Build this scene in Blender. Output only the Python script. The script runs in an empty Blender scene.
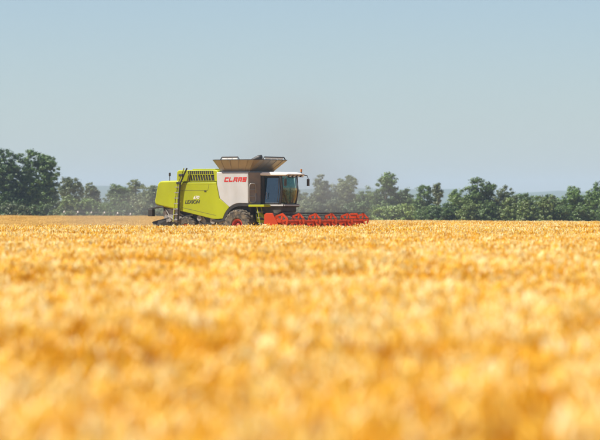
import bpy, bmesh, math, random
import numpy as np
from mathutils import Vector, Matrix
R = math.radians
rng = np.random.default_rng(7)
random.seed(7)
scene = bpy.context.scene
COL = scene.collection

# ------------------------------------------------------------------ camera
CAM_Z = 1.75
FPX = 3333.0                      # focal length in photo pixels (600 px wide frame)
cam_d = bpy.data.cameras.new('camera')
cam_d.sensor_width = 36.0
cam_d.lens = 200.0
cam_d.clip_start = 0.5
cam_d.clip_end = 30000
cam_d.dof.use_dof = True
cam_d.dof.focus_distance = 199.0
cam_d.dof.aperture_fstop = 1.9
cam = bpy.data.objects.new('camera', cam_d)
COL.objects.link(cam)
cam.location = (0, 0, CAM_Z)
cam.rotation_euler = (R(90 - 0.1375), 0, 0)
scene.camera = cam

# ------------------------------------------------------------------ light
SUN_EL = 60.0
SUN_AZ = (-0.98, -0.18)           # direction towards the sun on the ground
SKY_STRENGTH = 0.058
world = bpy.data.worlds.new('World')
scene.world = world
world.use_nodes = True
wn = world.node_tree.nodes
wl = world.node_tree.links
sky = wn.new('ShaderNodeTexSky')
sky.sky_type = 'NISHITA'
sky.sun_disc = False
sky.sun_elevation = R(SUN_EL)
sky.sun_rotation = math.atan2(SUN_AZ[0], SUN_AZ[1])
sky.air_density = 0.81
sky.dust_density = 0.55
sky.ozone_density = 2.8
wn['Background'].inputs['Strength'].default_value = SKY_STRENGTH
wl.new(sky.outputs[0], wn['Background'].inputs['Color'])
sun_d = bpy.data.lights.new('sun', 'SUN')
sun_d.energy = 5.0
sun_d.angle = R(0.5)
sun_d.color = (1.0, 0.94, 0.84)
sun = bpy.data.objects.new('sun', sun_d)
COL.objects.link(sun)
sv = Vector((SUN_AZ[0] * math.cos(R(SUN_EL)), SUN_AZ[1] * math.cos(R(SUN_EL)), math.sin(R(SUN_EL))))
sun.rotation_euler = sv.to_track_quat('Z', 'Y').to_euler()
sun.location = sv * 300

scene.view_settings.view_transform = 'Standard'
scene.view_settings.look = 'None'
scene.view_settings.exposure = 0.98
scene.view_settings.gamma = 1.0
scene.view_settings.use_curve_mapping = False
scene.render.engine = 'CYCLES'
scene.cycles.use_denoising = True
scene.cycles.max_bounces = 6
scene.cycles.transparent_max_bounces = 16
scene.cycles.volume_bounces = 0
scene.cycles.volume_step_rate = 4.0
scene.cycles.volume_max_steps = 48


# ------------------------------------------------------------------ materials
def new_mat(name):
    m = bpy.data.materials.new(name)
    m.use_nodes = True
    return m, m.node_tree.nodes, m.node_tree.links, m.node_tree.nodes['Principled BSDF']


def paint(name, col, rough=0.45, metal=0.0, dust=0.25, scale=3.0, bump=0.0, coat=0.0, dustcol=(0.42, 0.33, 0.2)):
    """a painted or metal surface with uneven dust lying on it"""
    m, n, l, b = new_mat(name)
    tc = n.new('ShaderNodeTexCoord')
    no = n.new('ShaderNodeTexNoise')
    no.inputs['Scale'].default_value = scale
    no.inputs['Detail'].default_value = 6
    no.inputs['Roughness'].default_value = 0.65
    l.new(tc.outputs['Object'], no.inputs['Vector'])
    mr = n.new('ShaderNodeMapRange')
    mr.inputs['From Min'].default_value = 0.4
    mr.inputs['From Max'].default_value = 0.75
    mr.inputs['To Min'].default_value = 0.02
    mr.inputs['To Max'].default_value = dust
    l.new(no.outputs['Fac'], mr.inputs['Value'])
    mx = n.new('ShaderNodeMix')
    mx.data_type = 'RGBA'
    mx.inputs[7].default_value = (*dustcol, 1)
    n3 = n.new('ShaderNodeTexNoise'); n3.inputs['Scale'].default_value = 0.9; n3.inputs['Detail'].default_value = 5
    mpg = n.new('ShaderNodeMapping'); mpg.inputs['Scale'].default_value = (1.0, 1.0, 0.45)
    l.new(tc.outputs['Object'], mpg.inputs['Vector']); l.new(mpg.outputs[0], n3.inputs['Vector'])
    m0 = n.new('ShaderNodeMapRange'); m0.inputs['From Min'].default_value = .35; m0.inputs['From Max'].default_value = .65
    l.new(n3.outputs['Fac'], m0.inputs['Value'])
    mf = n.new('ShaderNodeMix'); mf.data_type = 'RGBA'
    mf.inputs[6].default_value = (col[0] * .84, col[1] * .84, col[2] * .84, 1); mf.inputs[7].default_value = (*[c * 1.05 for c in col], 1)
    l.new(m0.outputs[0], mf.inputs[0]); l.new(mf.outputs[2], mx.inputs[6])
    l.new(mr.outputs[0], mx.inputs[0])
    l.new(mx.outputs[2], b.inputs['Base Color'])
    ma = n.new('ShaderNodeMath')
    ma.operation = 'MULTIPLY_ADD'
    l.new(mr.outputs[0], ma.inputs[0])
    ma.inputs[1].default_value = 0.6
    ma.inputs[2].default_value = rough
    ma.use_clamp = True
    l.new(ma.outputs[0], b.inputs['Roughness'])
    b.inputs['Metallic'].default_value = metal
    b.inputs['Coat Weight'].default_value = coat
    if 0 < coat < .1:
        b.inputs['Specular IOR Level'].default_value = 0.25
    if bump:
        bp = n.new('ShaderNodeBump')
        bp.inputs['Strength'].default_value = bump
        bp.inputs['Distance'].default_value = 0.02
        l.new(no.outputs['Fac'], bp.inputs['Height'])
        l.new(bp.outputs[0], b.inputs['Normal'])
    return m


def straw_mat(name, cols, trans=0.35, noise_scale=0.25):
    """dry plant matter: colour shifts per clump and over the field, some light passes through"""
    m, n, l, b = new_mat(name)
    oi = n.new('ShaderNodeObjectInfo')
    geo = n.new('ShaderNodeNewGeometry')
    no = n.new('ShaderNodeTexNoise')
    no.inputs['Scale'].default_value = noise_scale
    no.inputs['Detail'].default_value = 4
    l.new(geo.outputs['Position'], no.inputs['Vector'])
    no2 = n.new('ShaderNodeTexNoise')
    no2.inputs['Scale'].default_value = 9.0
    no2.inputs['Detail'].default_value = 2
    l.new(geo.outputs['Position'], no2.inputs['Vector'])
    a1 = n.new('ShaderNodeMath'); a1.operation = 'MULTIPLY'; a1.inputs[1].default_value = 0.25
    l.new(oi.outputs['Random'], a1.inputs[0])
    a2 = n.new('ShaderNodeMath'); a2.operation = 'MULTIPLY_ADD'; a2.inputs[1].default_value = 0.6
    l.new(no.outputs['Fac'], a2.inputs[0]); l.new(a1.outputs[0], a2.inputs[2])
    a3 = n.new('ShaderNodeMath'); a3.operation = 'MULTIPLY_ADD'; a3.inputs[1].default_value = 0.55
    l.new(no2.outputs['Fac'], a3.inputs[0]); l.new(a2.outputs[0], a3.inputs[2])
    cr = n.new('ShaderNodeValToRGB')
    cr.color_ramp.elements[0].position = 0.42
    cr.color_ramp.elements[0].color = (*cols[0], 1)
    cr.color_ramp.elements[1].position = 1.0
    cr.color_ramp.elements[1].color = (*cols[-1], 1)
    for i, c in enumerate(cols[1:-1]):
        e = cr.color_ramp.elements.new(0.42 + 0.58 * (i + 1) / (len(cols) - 1))
        e.color = (*c, 1)
    tn = n.new('ShaderNodeAttribute'); tn.attribute_name = 'tone'
    a4 = n.new('ShaderNodeMath'); a4.operation = 'MULTIPLY_ADD'; a4.inputs[1].default_value = 0.75
    l.new(tn.outputs['Fac'], a4.inputs[0])
    a5 = n.new('ShaderNodeMath'); a5.operation = 'SUBTRACT'; a5.inputs[1].default_value = 0.28
    l.new(a3.outputs[0], a5.inputs[0]); l.new(a5.outputs[0], a4.inputs[2])
    l.new(a4.outputs[0], cr.inputs[0])
    l.new(cr.outputs[0], b.inputs['Base Color'])
    b.inputs['Roughness'].default_value = 0.5
    b.inputs['Specular IOR Level'].default_value = 0.15
    tr = n.new('ShaderNodeBsdfTranslucent')
    l.new(cr.outputs[0], tr.inputs['Color'])
    ms = n.new('ShaderNodeMixShader')
    ms.inputs[0].default_value = trans
    l.new(b.outputs[0], ms.inputs[1]); l.new(tr.outputs[0], ms.inputs[2])
    l.new(ms.outputs[0], n['Material Output'].inputs['Surface'])
    return m


def leaf_mat(name, c0, c1, trans=0.2):
    m, n, l, b = new_mat(name)
    oi = n.new('ShaderNodeObjectInfo')
    geo = n.new('ShaderNodeNewGeometry')
    no = n.new('ShaderNodeTexNoise')
    no.inputs['Scale'].default_value = 0.9
    no.inputs['Detail'].default_value = 5
    l.new(geo.outputs['Position'], no.inputs['Vector'])
    a = n.new('ShaderNodeMath'); a.operation = 'MULTIPLY_ADD'; a.inputs[1].default_value = 0.4
    l.new(oi.outputs['Random'], a.inputs[0])
    l.new(no.outputs['Fac'], a.inputs[2])
    mr = n.new('ShaderNodeMapRange')
    mr.inputs['From Min'].default_value = 0.4
    mr.inputs['From Max'].default_value = 1.0
    l.new(a.outputs[0], mr.inputs['Value'])
    mx = n.new('ShaderNodeMix'); mx.data_type = 'RGBA'
    mx.inputs[6].default_value = (*c0, 1); mx.inputs[7].default_value = (*c1, 1)
    l.new(mr.outputs[0], mx.inputs[0])
    l.new(mx.outputs[2], b.inputs['Base Color'])
    b.inputs['Roughness'].default_value = 0.55
    tr = n.new('ShaderNodeBsdfTranslucent')
    l.new(mx.outputs[2], tr.inputs['Color'])
    ms = n.new('ShaderNodeMixShader'); ms.inputs[0].default_value = trans
    l.new(b.outputs[0], ms.inputs[1]); l.new(tr.outputs[0], ms.inputs[2])
    l.new(ms.outputs[0], n['Material Output'].inputs['Surface'])
    return m


def glass_mat(name, tint, refl=0.12, rough=0.02):
    m, n, l, b = new_mat(name)
    n.remove(b)
    t = n.new('ShaderNodeBsdfTransparent'); t.inputs[0].default_value = (*tint, 1)
    g = n.new('ShaderNodeBsdfGlossy'); g.inputs['Roughness'].default_value = rough
    fr = n.new('ShaderNodeFresnel'); fr.inputs[0].default_value = 1.5
    ad = n.new('ShaderNodeMath'); ad.operation = 'ADD'; ad.inputs[1].default_value = refl; ad.use_clamp = True
    l.new(fr.outputs[0], ad.inputs[0])
    ms = n.new('ShaderNodeMixShader')
    l.new(ad.outputs[0], ms.inputs[0]); l.new(t.outputs[0], ms.inputs[1]); l.new(g.outputs[0], ms.inputs[2])
    l.new(ms.outputs[0], n['Material Output'].inputs['Surface'])
    return m


M = {
    'lime': paint('lime_paint', (0.33, 0.365, 0.001), 0.45, dust=0.05, coat=0.05),
    'white': paint('white_paint', (0.45, 0.46, 0.46), 0.40, dust=0.2, coat=0.3),
    'roof_white': paint('roof_white', (0.78, 0.78, 0.76), 0.35, dust=0.1, coat=0.3),
    'grey': paint('grey_panel', (0.20, 0.18, 0.155), 0.5, dust=0.3),
    'steel': paint('galvanised_sheet', (0.30, 0.29, 0.27), 0.45, metal=0.4, dust=0.25),
    'dark': paint('dark_frame', (0.014, 0.014, 0.015), 0.55, dust=0.05),
    'chassis': paint('chassis_paint', (0.030, 0.030, 0.030), 0.6, dust=0.18),
    'midgrey': paint('machine_grey', (0.24, 0.24, 0.24), 0.5, dust=0.4),
    'orange': paint('red_orange_paint', (0.50, 0.040, 0.001), 0.42, dust=0.04, coat=0.05),
    'red': paint('rim_red', (0.42, 0.018, 0.014), 0.4, dust=0.3),
    'letter_red': paint('letter_red', (0.50, 0.008, 0.006), 0.4, dust=0.05),
    'letter_black': paint('letter_black', (0.02, 0.02, 0.02), 0.4, dust=0.05),
    'letter_white': paint('letter_white', (0.8, 0.8, 0.78), 0.4, dust=0.05),
    'rubber': paint('tyre_rubber', (0.028, 0.027, 0.026), 0.8, dust=0.55, scale=5, bump=0.3),
    'cream': paint('cream_plastic', (0.72, 0.62, 0.42), 0.5, dust=0.3),
    'amber': paint('amber_lens', (0.5, 0.16, 0.01), 0.2, dust=0.1),
    'lamp': paint('lamp_lens', (0.75, 0.75, 0.72), 0.15, dust=0.1),
    'redlamp': paint('red_lamp_lens', (0.4, 0.01, 0.01), 0.2, dust=0.1),
    'seat': paint('seat_cloth', (0.06, 0.055, 0.05), 0.9, dust=0.1),
    'interior': paint('interior_plastic', (0.16, 0.15, 0.13), 0.7, dust=0.15),
    'auger': paint('auger_steel', (0.32, 0.30, 0.27), 0.4, metal=0.6, dust=0.3),
    'glass_side': glass_mat('door_glass', (0.30, 0.44, 0.45), 0.09),
    'glass_front': glass_mat('windscreen_glass', (0.62, 0.92, 0.74), 0.02),
    'skin': paint('skin', (0.45, 0.26, 0.17), 0.6, dust=0.02),
    'shirt': paint('shirt', (0.09, 0.12, 0.2), 0.9, dust=0.02),
    'trousers': paint('trousers', (0.035, 0.035, 0.045), 0.9, dust=0.02),
    'hair': paint('hair', (0.03, 0.02, 0.012), 0.7, dust=0.02),
    'bark': paint('bark', (0.075, 0.055, 0.04), 0.9, dust=0.3, bump=0.6),
    'post': paint('weathered_post', (0.22, 0.2, 0.18), 0.8),
    'cap': paint('white_cap', (0.85, 0.85, 0.85), 0.4, dust=0.05),
    'wire': paint('wire', (0.3, 0.3, 0.3), 0.5),
}
M['ear'] = straw_mat('wheat_ear', [(0.68, 0.30, 0.005), (0.90, 0.51, 0.028), (0.97, 0.69, 0.10), (0.99, 0.88, 0.52)], 0.38)  # pale end of the ramp paints bright highlights on the ears
M['straw'] = straw_mat('wheat_straw', [(0.50, 0.23, 0.006), (0.68, 0.37, 0.018), (0.82, 0.54, 0.06)], 0.28)  # deep gold puts the shade between the ears into the stalk colour
M['stubble'] = straw_mat('cut_straw', [(0.42, 0.25, 0.04), (0.60, 0.39, 0.09), (0.76, 0.56, 0.21)], 0.15)


def ground_material():
    m, n, l, b = new_mat('dry_field_soil')
    geo = n.new('ShaderNodeNewGeometry')
    no = n.new('ShaderNodeTexNoise'); no.inputs['Scale'].default_value = 0.15; no.inputs['Detail'].default_value = 8
    l.new(geo.outputs['Position'], no.inputs['Vector'])
    no2 = n.new('ShaderNodeTexNoise'); no2.inputs['Scale'].default_value = 6.0; no2.inputs['Detail'].default_value = 8
    l.new(geo.outputs['Position'], no2.inputs['Vector'])
    mx = n.new('ShaderNodeMix'); mx.data_type = 'RGBA'
    mx.inputs[6].default_value = (0.44, 0.27, 0.085, 1); mx.inputs[7].default_value = (0.62, 0.41, 0.14, 1)
    ad = n.new('ShaderNodeMath'); ad.operation = 'MULTIPLY_ADD'; ad.inputs[1].default_value = 0.5
    l.new(no.outputs['Fac'], ad.inputs[0])
    hm = n.new('ShaderNodeMath'); hm.operation = 'MULTIPLY'; hm.inputs[1].default_value = 0.6
    l.new(no2.outputs['Fac'], hm.inputs[0]); l.new(hm.outputs[0], ad.inputs[2])
    l.new(ad.outputs[0], mx.inputs[0])
    l.new(mx.outputs[2], b.inputs['Base Color'])
    b.inputs['Roughness'].default_value = 0.95
    bp = n.new('ShaderNodeBump'); bp.inputs['Strength'].default_value = 0.6; bp.inputs['Distance'].default_value = 0.05
    l.new(no2.outputs['Fac'], bp.inputs['Height']); l.new(bp.outputs[0], b.inputs['Normal'])
    return m


M['ground'] = ground_material()
M['leaf_dark'] = leaf_mat('leaves_dark', (0.026, 0.066, 0.018), (0.125, 0.215, 0.032))
M['leaf_mid'] = leaf_mat('leaves_mid', (0.038, 0.078, 0.020), (0.135, 0.215, 0.040))
M['leaf_light'] = leaf_mat('leaves_light', (0.065, 0.105, 0.025), (0.185, 0.250, 0.055))
M['leaf_grey'] = leaf_mat('leaves_grey', (0.058, 0.085, 0.035), (0.160, 0.200, 0.075))
M['leaf_bright'] = leaf_mat('leaves_bright', (0.09, 0.15, 0.035), (0.22, 0.31, 0.07))
M['hill'] = leaf_mat('hill_woods', (0.05, 0.075, 0.03), (0.12, 0.12, 0.06), 0.0)


# ------------------------------------------------------------------ helpers
def setp(o, label=None, cat=None, group=None, kind=None):
    if label: o['label'] = label
    if cat: o['category'] = cat
    if group: o['group'] = group
    if kind: o['kind'] = kind
    return o


def mesh_obj(name, verts, faces, mat, parent=None, smooth=False, recalc=True):
    me = bpy.data.meshes.new(name)
    me.from_pydata([tuple(v) for v in verts], [], faces)
    if recalc:
        bm = bmesh.new(); bm.from_mesh(me)
        bmesh.ops.recalc_face_normals(bm, faces=bm.faces)
        bm.to_mesh(me); bm.free()
    if smooth:
        me.polygons.foreach_set('use_smooth', [True] * len(me.polygons))
    me.materials.append(M[mat] if isinstance(mat, str) else mat)
    o = bpy.data.objects.new(name, me)
    COL.objects.link(o)
    o.parent = parent
    return o


class G:
    """collects shapes given in machine coordinates (u forward, v towards the right-hand side, z up)"""
    def __init__(self):
        self.v = []; self.f = []

    def add(self, vs, fs):
        b = len(self.v)
        self.v += [(p[0], -p[1], p[2]) for p in vs]
        self.f += [tuple(b + i for i in f) for f in fs]
        return self

    def box(self, u0, u1, v0, v1, z0, z1):
        vs = [(u, v, z) for u in (u0, u1) for v in (v0, v1) for z in (z0, z1)]
        return self.add(vs, [(0, 1, 3, 2), (4, 6, 7, 5), (0, 4, 5, 1), (2, 3, 7, 6), (0, 2, 6, 4), (1, 5, 7, 3)])

    def prism(self, poly, v0, v1, poly2=None):
        p2 = poly2 or poly
        n = len(poly)
        vs = [(u, v0, z) for u, z in poly] + [(u, v1, z) for u, z in p2]
        fs = [tuple(range(n)), tuple(range(n, 2 * n))]
        fs += [(i, (i + 1) % n, n + (i + 1) % n, n + i) for i in range(n)]
        return self.add(vs, fs)

    def plate(self, pts, t):
        """thick plate from a planar outline of 3D points"""
        P = [Vector(p) for p in pts]
        nr = Vector((0, 0, 0))
        for i in range(len(P)):
            a, b = P[i], P[(i + 1) % len(P)]
            nr += a.cross(b)
        nr.normalize()
        n = len(P)
        vs = [p + nr * t / 2 for p in P] + [p - nr * t / 2 for p in P]
        fs = [tuple(range(n)), tuple(range(n, 2 * n))] + [(i, (i + 1) % n, n + (i + 1) % n, n + i) for i in range(n)]
        return self.add(vs, fs)

    def tube(self, pts, r, n=8, r2=None):
        P = [Vector(p) for p in pts]
        m = len(P)
        vs = []
        for i, p in enumerate(P):
            d = (P[min(i + 1, m - 1)] - P[max(i - 1, 0)]).normalized()
            a = d.orthogonal().normalized() if i == 0 else (pa - d * pa.dot(d)).normalized()
            pa = a
            b = d.cross(a)
            rr = r if r2 is None else r + (r2 - r) * i / (m - 1)
            vs += [p + a * rr * math.cos(2 * math.pi * k / n) + b * rr * math.sin(2 * math.pi * k / n) for k in range(n)]
        fs = [tuple(range(n)), tuple(range((m - 1) * n, m * n))]
        for i in range(m - 1):
            fs += [(i * n + k, i * n + (k + 1) % n, (i + 1) * n + (k + 1) % n, (i + 1) * n + k) for k in range(n)]
        return self.add(vs, fs)

    def lathe_v(self, c, prof, n=40):
        """profile of (radius, v offset) turned about an axis along v through c; closed ring profile"""
        m = len(prof)
        vs = []
        for k in range(n):
            a = 2 * math.pi * k / n
            for r, dv in prof:
                vs.append((c[0] + r * math.cos(a), c[1] + dv, c[2] + r * math.sin(a)))
        fs = [(k * m + i, k * m + (i + 1) % m, ((k + 1) % n) * m + (i + 1) % m, ((k + 1) % n) * m + i)
              for k in range(n) for i in range(m)]
        return self.add(vs, fs)

    def build(self, name, mat, parent=None, bevel=0, smooth=False, seg=2):
        o = mesh_obj(name, self.v, self.f, mat, parent, smooth)
        if bevel:
            md = o.modifiers.new('bevel', 'BEVEL'); md.width = bevel; md.segments = seg
            md.limit_method = 'ANGLE'; md.angle_limit = R(35)
            o.data.polygons.foreach_set('use_smooth', [True] * len(o.data.polygons))
            wn_ = o.modifiers.new('wn', 'WEIGHTED_NORMAL'); wn_.keep_sharp = True
        return o


def smooth01(a, b, x):
    t = np.clip((np.asarray(x, float) - a) / (b - a), 0, 1)
    return t * t * (3 - 2 * t)


def terrain(x, y):
    t = smooth01(210, 550, y)
    h = t * np.interp(np.asarray(x, float), [-80, -50, -26, -8, 0, 11, 50, 80], [.97, .90, .82, .50, .10, -.50, -.92, -1.05])
    h = h * (1 - smooth01(640, 1500, y))
    w = 0.05 * np.sin(np.asarray(x, float) * 0.21 + 1.3) * np.sin(np.asarray(y, float) * 0.13) * smooth01(15, 60, y)
    return h + w


def TZ(x, y):
    return float(terrain(x, y))


def PX(px, d):
    """sideways position of photo column px at distance d"""
    return (px - 300.0) / FPX * d


# ------------------------------------------------------------------ ground
ys = np.concatenate([-np.geomspace(6000, 20, 14), np.linspace(-10, 700, 200), np.geomspace(720, 8500, 24)])
xs = np.concatenate([-np.geomspace(8000, 130, 16), np.linspace(-120, 120, 81), np.geomspace(130, 8000, 16)])
XX, YY = np.meshgrid(xs, ys)
ZZ = terrain(XX, YY)
nx, ny = len(xs), len(ys)
gv = np.stack([XX, YY, ZZ], -1).reshape(-1, 3)
gf = [(j * nx + i, j * nx + i + 1, (j + 1) * nx + i + 1, (j + 1) * nx + i) for j in range(ny - 1) for i in range(nx - 1)]
ground = mesh_obj('ground', gv, gf, 'ground', smooth=True)
setp(ground, 'dry golden field soil reaching to the far tree line', 'ground', kind='structure')

# distant wooded ridge
hv = []; hf = []
hn = 260
for i in range(hn + 1):
    x = -5200 + 10400 * i / hn
    px = 300 + x / 6200 * FPX
    top = 50 - 10 * (px / 600) + 2.2 * math.sin(px * 0.021) + 1.6 * math.sin(px * 0.057 + 1) + 0.9 * math.sin(px * 0.17) + random.uniform(-.5, .5)
    top = max(30, min(62, top))
    for dy, f in ((-900, 0.0), (-600, 0.35), (-250, 0.8), (0, 1.0), (600, 0.8), (1400, 0)):
        hv.append((x, 6200 + dy, top * f - (2 if f == 0 else 0)))
for i in range(hn):
    for k in range(5):
        hf.append((i * 6 + k, (i + 1) * 6 + k, (i + 1) * 6 + k + 1, i * 6 + k + 1))
hills = mesh_obj('hills', hv, hf, 'hill', smooth=True)
setp(hills, 'low blue wooded ridge on the far horizon', 'hills', kind='structure')

# ------------------------------------------------------------------ combine harvester
TH = R(33)
CX, CY = -2.75, 200.0
cz = TZ(CX, CY)
comb = bpy.data.objects.new('combine_harvester', None)
COL.objects.link(comb)
comb.location = (CX, CY, cz)
comb.rotation_euler = (0, 0, -TH)
setp(comb, 'lime and white combine harvester with red cutting header working in the wheat', 'combine harvester')


def uv_of(x, y):
    dx, dy = x - CX, y - CY
    return dx * math.cos(TH) - dy * math.sin(TH), -dx * math.sin(TH) - dy * math.cos(TH)


def arc(cu, cz_, r, a0, a1, n):
    return [(cu + r * math.cos(R(a0 + (a1 - a0) * i / n)), cz_ + r * math.sin(R(a0 + (a1 - a0) * i / n))) for i in range(n + 1)]


WZ = 0.95                     # front axle height
# chassis and inner bodies
G().prism([(-5.2, 1.5), (-5.2, 3.2), (-1.4, 3.3), (0.5, 3.9), (0.5, 1.0), (-0.6, 0.75), (-3.6, 0.85)], -1.15, 1.15).build('chassis', 'chassis', comb, 0.03)
G().prism([(-3.2, 0.75), (-3.2, 1.5), (-0.9, 1.35), (-0.7, 0.62)], -0.8, 1.25).build('sieve_box', 'midgrey', comb, 0.03)
G().box(-2.6, -1.5, 1.05, 1.36, 0.85, 1.35).build('tool_box', 'dark', comb, 0.03)
g = G()
for k in range(5):
    g.tube([(-3.3 + k * 0.5, 1.27, 1.5 - 0.03 * k), (-3.0 + k * 0.5, 1.3, 1.1), (-2.6 + k * 0.45, 1.28, 0.9)], 0.025, 6)
g.build('hose_set', 'dark', comb)
for c, r in (((-2.05, 1.32, 1.22), 0.20), ((-1.35, 1.34, 1.05), 0.26), ((-3.05, 1.32, 1.35), 0.16)):
    G().lathe_v(c, [(0.04, 0), (r, 0), (r, 0.02), (r * 0.9, 0.04), (r, 0.06), (r, 0.08), (0.04, 0.08)], 24).build('pulley', 'midgrey', comb)

# side shells
arch = arc(0, WZ, 1.24, 158, 90, 9)
lime_poly = [(-4.40, 3.50), (-1.74, 3.50), (-1.70, 3.36), (-1.50, 2.52), (-0.83, 2.06)] + \
            [(u, z) for u, z in arc(0, WZ, 1.30, 128, 163, 6)] + [(-1.62, 1.29), (-1.95, 1.30), (-4.40, 1.80)]
white_poly = [(-1.71, 4.10), (0.57, 4.10), (0.57, 2.24)] + arc(0, WZ, 1.30, 84, 126, 6) + [(-1.475, 2.53), (-1.675, 3.37)]
for s, nm in ((1, 'right'), (-1, 'left')):
    lp = G().prism(lime_poly, s * 1.36, s * 1.50).build('side_panel', 'lime', comb, 0.035, seg=3)
    G().prism(white_poly, s * 1.36, s * 1.505).build('tank_side_panel', 'white', comb, 0.035, seg=3)
    # pressed seam line and latch on the lime panel
    G().prism([(-4.3, 3.405), (-2.00, 3.405), (-1.795, 3.385), (-4.3, 3.385)], s * 1.4985, s * 1.506).build('seam_strip', 'lime', lp, 0.003)
    G().box(-2.6, -2.45, s * 1.498, s * 1.52, 2.95, 3.0).build('latch', 'dark', lp)
    for q in ([(-4.35, 3.02), (-2.35, 3.02)], [(-2.35, 3.02), (-2.25, 3.40)], [(-3.95, 3.02), (-4.05, 3.40)], [(-4.35, 2.02), (-1.75, 1.52)]):
        G().tube([(p[0], s * 1.500, p[1]) for p in q], 0.008, 5).build('panel_gap', 'chassis', lp)
    # black wheel arch band
    outer = arc(0, WZ, 1.285, 84, 166, 14)
    inner = arc(0, WZ, 1.12, 166, 84, 14)
    ex = [(0.62, 2.235), (0.62, 2.07)]
    G().prism([(-1.66, 1.262), (-1.95, 1.27), (-1.93, 1.15), (-1.55, 1.10)] + inner[0:] + [ex[1], ex[0]] + outer, s * 1.22, s * 1.515).build('wheel_arch', 'dark', comb)
# rear hood
hood = G().prism([(-4.43, 3.63), (-5.88, 3.60), (-6.06, 3.46), (-6.30, 2.40), (-6.26, 2.18), (-5.95, 2.08), (-4.43, 1.81)], -1.47, 1.47).build('rear_hood', 'lime', comb, 0.13, seg=4)
G().prism([(-4.55, 3.45), (-4.55, 2.0), (-4.58, 2.0), (-4.58, 3.45)], 1.468, 1.476).build('seam_strip', 'chassis', hood)
G().prism([(-6.00, 3.30), (-6.18, 2.45), (-6.15, 2.45), (-5.97, 3.30)], 1.468, 1.474).build('seam_strip', 'lime', hood)
# upper engine hood
g = G()
up = [(-4.72, 3.52), (-1.60, 3.52), (-1.66, 4.14), (-1.85, 4.26), (-4.55, 4.26), (-4.70, 4.16)]
sec = []
vs = []
for v in (-1.30, -1.46, 1.46, 1.30):
    pass
upper = G().prism(up, -1.40, 1.40).build('engine_hood', 'lime', comb, 0.07, seg=3)
# side grille on the hood: dark recess, lime frame and slanted slats
G().prism([(-3.78, 3.60), (-1.92, 3.60), (-2.02, 4.20), (-3.86, 4.20)], 1.398, 1.408).build('grille_backing', 'dark', upper)
for k in range(9):
    u = -3.66 + k * 0.19
    G().prism([(u, 3.62), (u + 0.045, 3.62), (u - 0.045, 3.94), (u - 0.09, 3.94)], 1.409, 1.435).build('grille_slat', 'lime', upper)
for k in range(12):
    u = -3.72 + k * 0.145
    G().prism([(u, 3.99), (u + 0.035, 3.99), (u, 4.17), (u - 0.035, 4.17)], 1.409, 1.43).build('grille_slat', 'lime', upper)
G().prism([(-3.82, 3.945), (-1.96, 3.945), (-1.965, 3.985), (-3.825, 3.985)], 1.409, 1.437).build('grille_rail', 'lime', upper)
G().prism([(-3.80, 3.565), (-1.90, 3.565), (-1.905, 3.60), (-3.805, 3.60)], 1.402, 1.437).build('grille_rail', 'lime', upper)
G().prism([(-1.90, 3.60), (-1.70, 3.56), (-1.76, 4.16), (-2.0, 4.20)], 1.400, 1.41).build('vent_panel', 'lime', upper)
# top of the hood: screen box and exhaust
G().box(-3.9, -2.2, -1.0, 0.9, 4.25, 4.33).build('hood_cover', 'lime', upper, 0.03)
G().tube([(-2.05, -0.9, 4.1), (-2.05, -0.9, 4.45), (-2.12, -0.9, 4.55)], 0.09, 12).build('exhaust_pipe', 'midgrey', comb)

# lettering ------------------------------------------------------------
def block_letters(spec, u0, z0, h, w, gap, st, slant):
    """square letters drawn from strokes on a 1x1 cell; returns quads in (u, z)"""
    out = []
    for i, ch in enumerate(spec):
        strokes = {
            'C': [(0, 0, st, 1), (st, 0, 1, st), (st, 1 - st, 1, 1)],
            'L': [(0, 0, st, 1), (st, 0, 1, st)],
            'A': [(0, 0, st, 1), (1 - st, 0, 1, 1), (st, 1 - st, 1 - st, 1), (st, 0.30, 1 - st, 0.30 + st * .8)],
            'S': [(0, 0, 1, st), (1 - st, st, 1, .5 - st / 2), (0, .5 - st / 2, 1, .5 + st / 2), (0, .5 + st / 2, st, 1 - st), (0, 1 - st, 1, 1)],
        }[ch]
        for (a, b, c, d) in strokes:
            q = []
            for (p, r_) in ((a, b), (c, b), (c, d), (a, d)):
                q.append((u0 + i * (w + gap) + p * w + slant * r_ * h, z0 + r_ * h))
            out.append(q)
    return out


cl = G()
for q in block_letters('CLAAS', -1.16, 3.52, 0.285, 0.27, 0.055, 0.28, 0.28):
    cl.prism(q, 1.503, 1.512)
lt = cl.build('lettering', 'letter_red', comb)
lt['label'] = 'red slanted letters reading CLAAS'


def text_part(body, size, u, z, v, mat, label, shear=0.25, off=0.006):
    cu = bpy.data.curves.new('txt', 'FONT')
    cu.body = body; cu.size = size; cu.shear = shear; cu.extrude = 0.003; cu.offset = off
    to = bpy.data.objects.new('txt', cu)
    COL.objects.link(to)
    dg = bpy.context.evaluated_depsgraph_get()
    me = bpy.data.meshes.new_from_object(to.evaluated_get(dg))
    bpy.data.objects.remove(to)
    me.materials.clear(); me.materials.append(M[mat])
    me.transform(Matrix.Rotation(R(90), 4, 'X'))
    o = bpy.data.objects.new('lettering', me)
    COL.objects.link(o); o.parent = comb
    o.location = (u, -v, z)
    o['label'] = label
    return o


text_part('LEXION', 0.30, -4.02, 2.24, 1.506, 'letter_black', 'black slanted letters reading LEXION')
text_part('670', 0.28, -3.40, 2.50, 1.506, 'letter_white', 'white slanted numerals reading 670')

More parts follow.
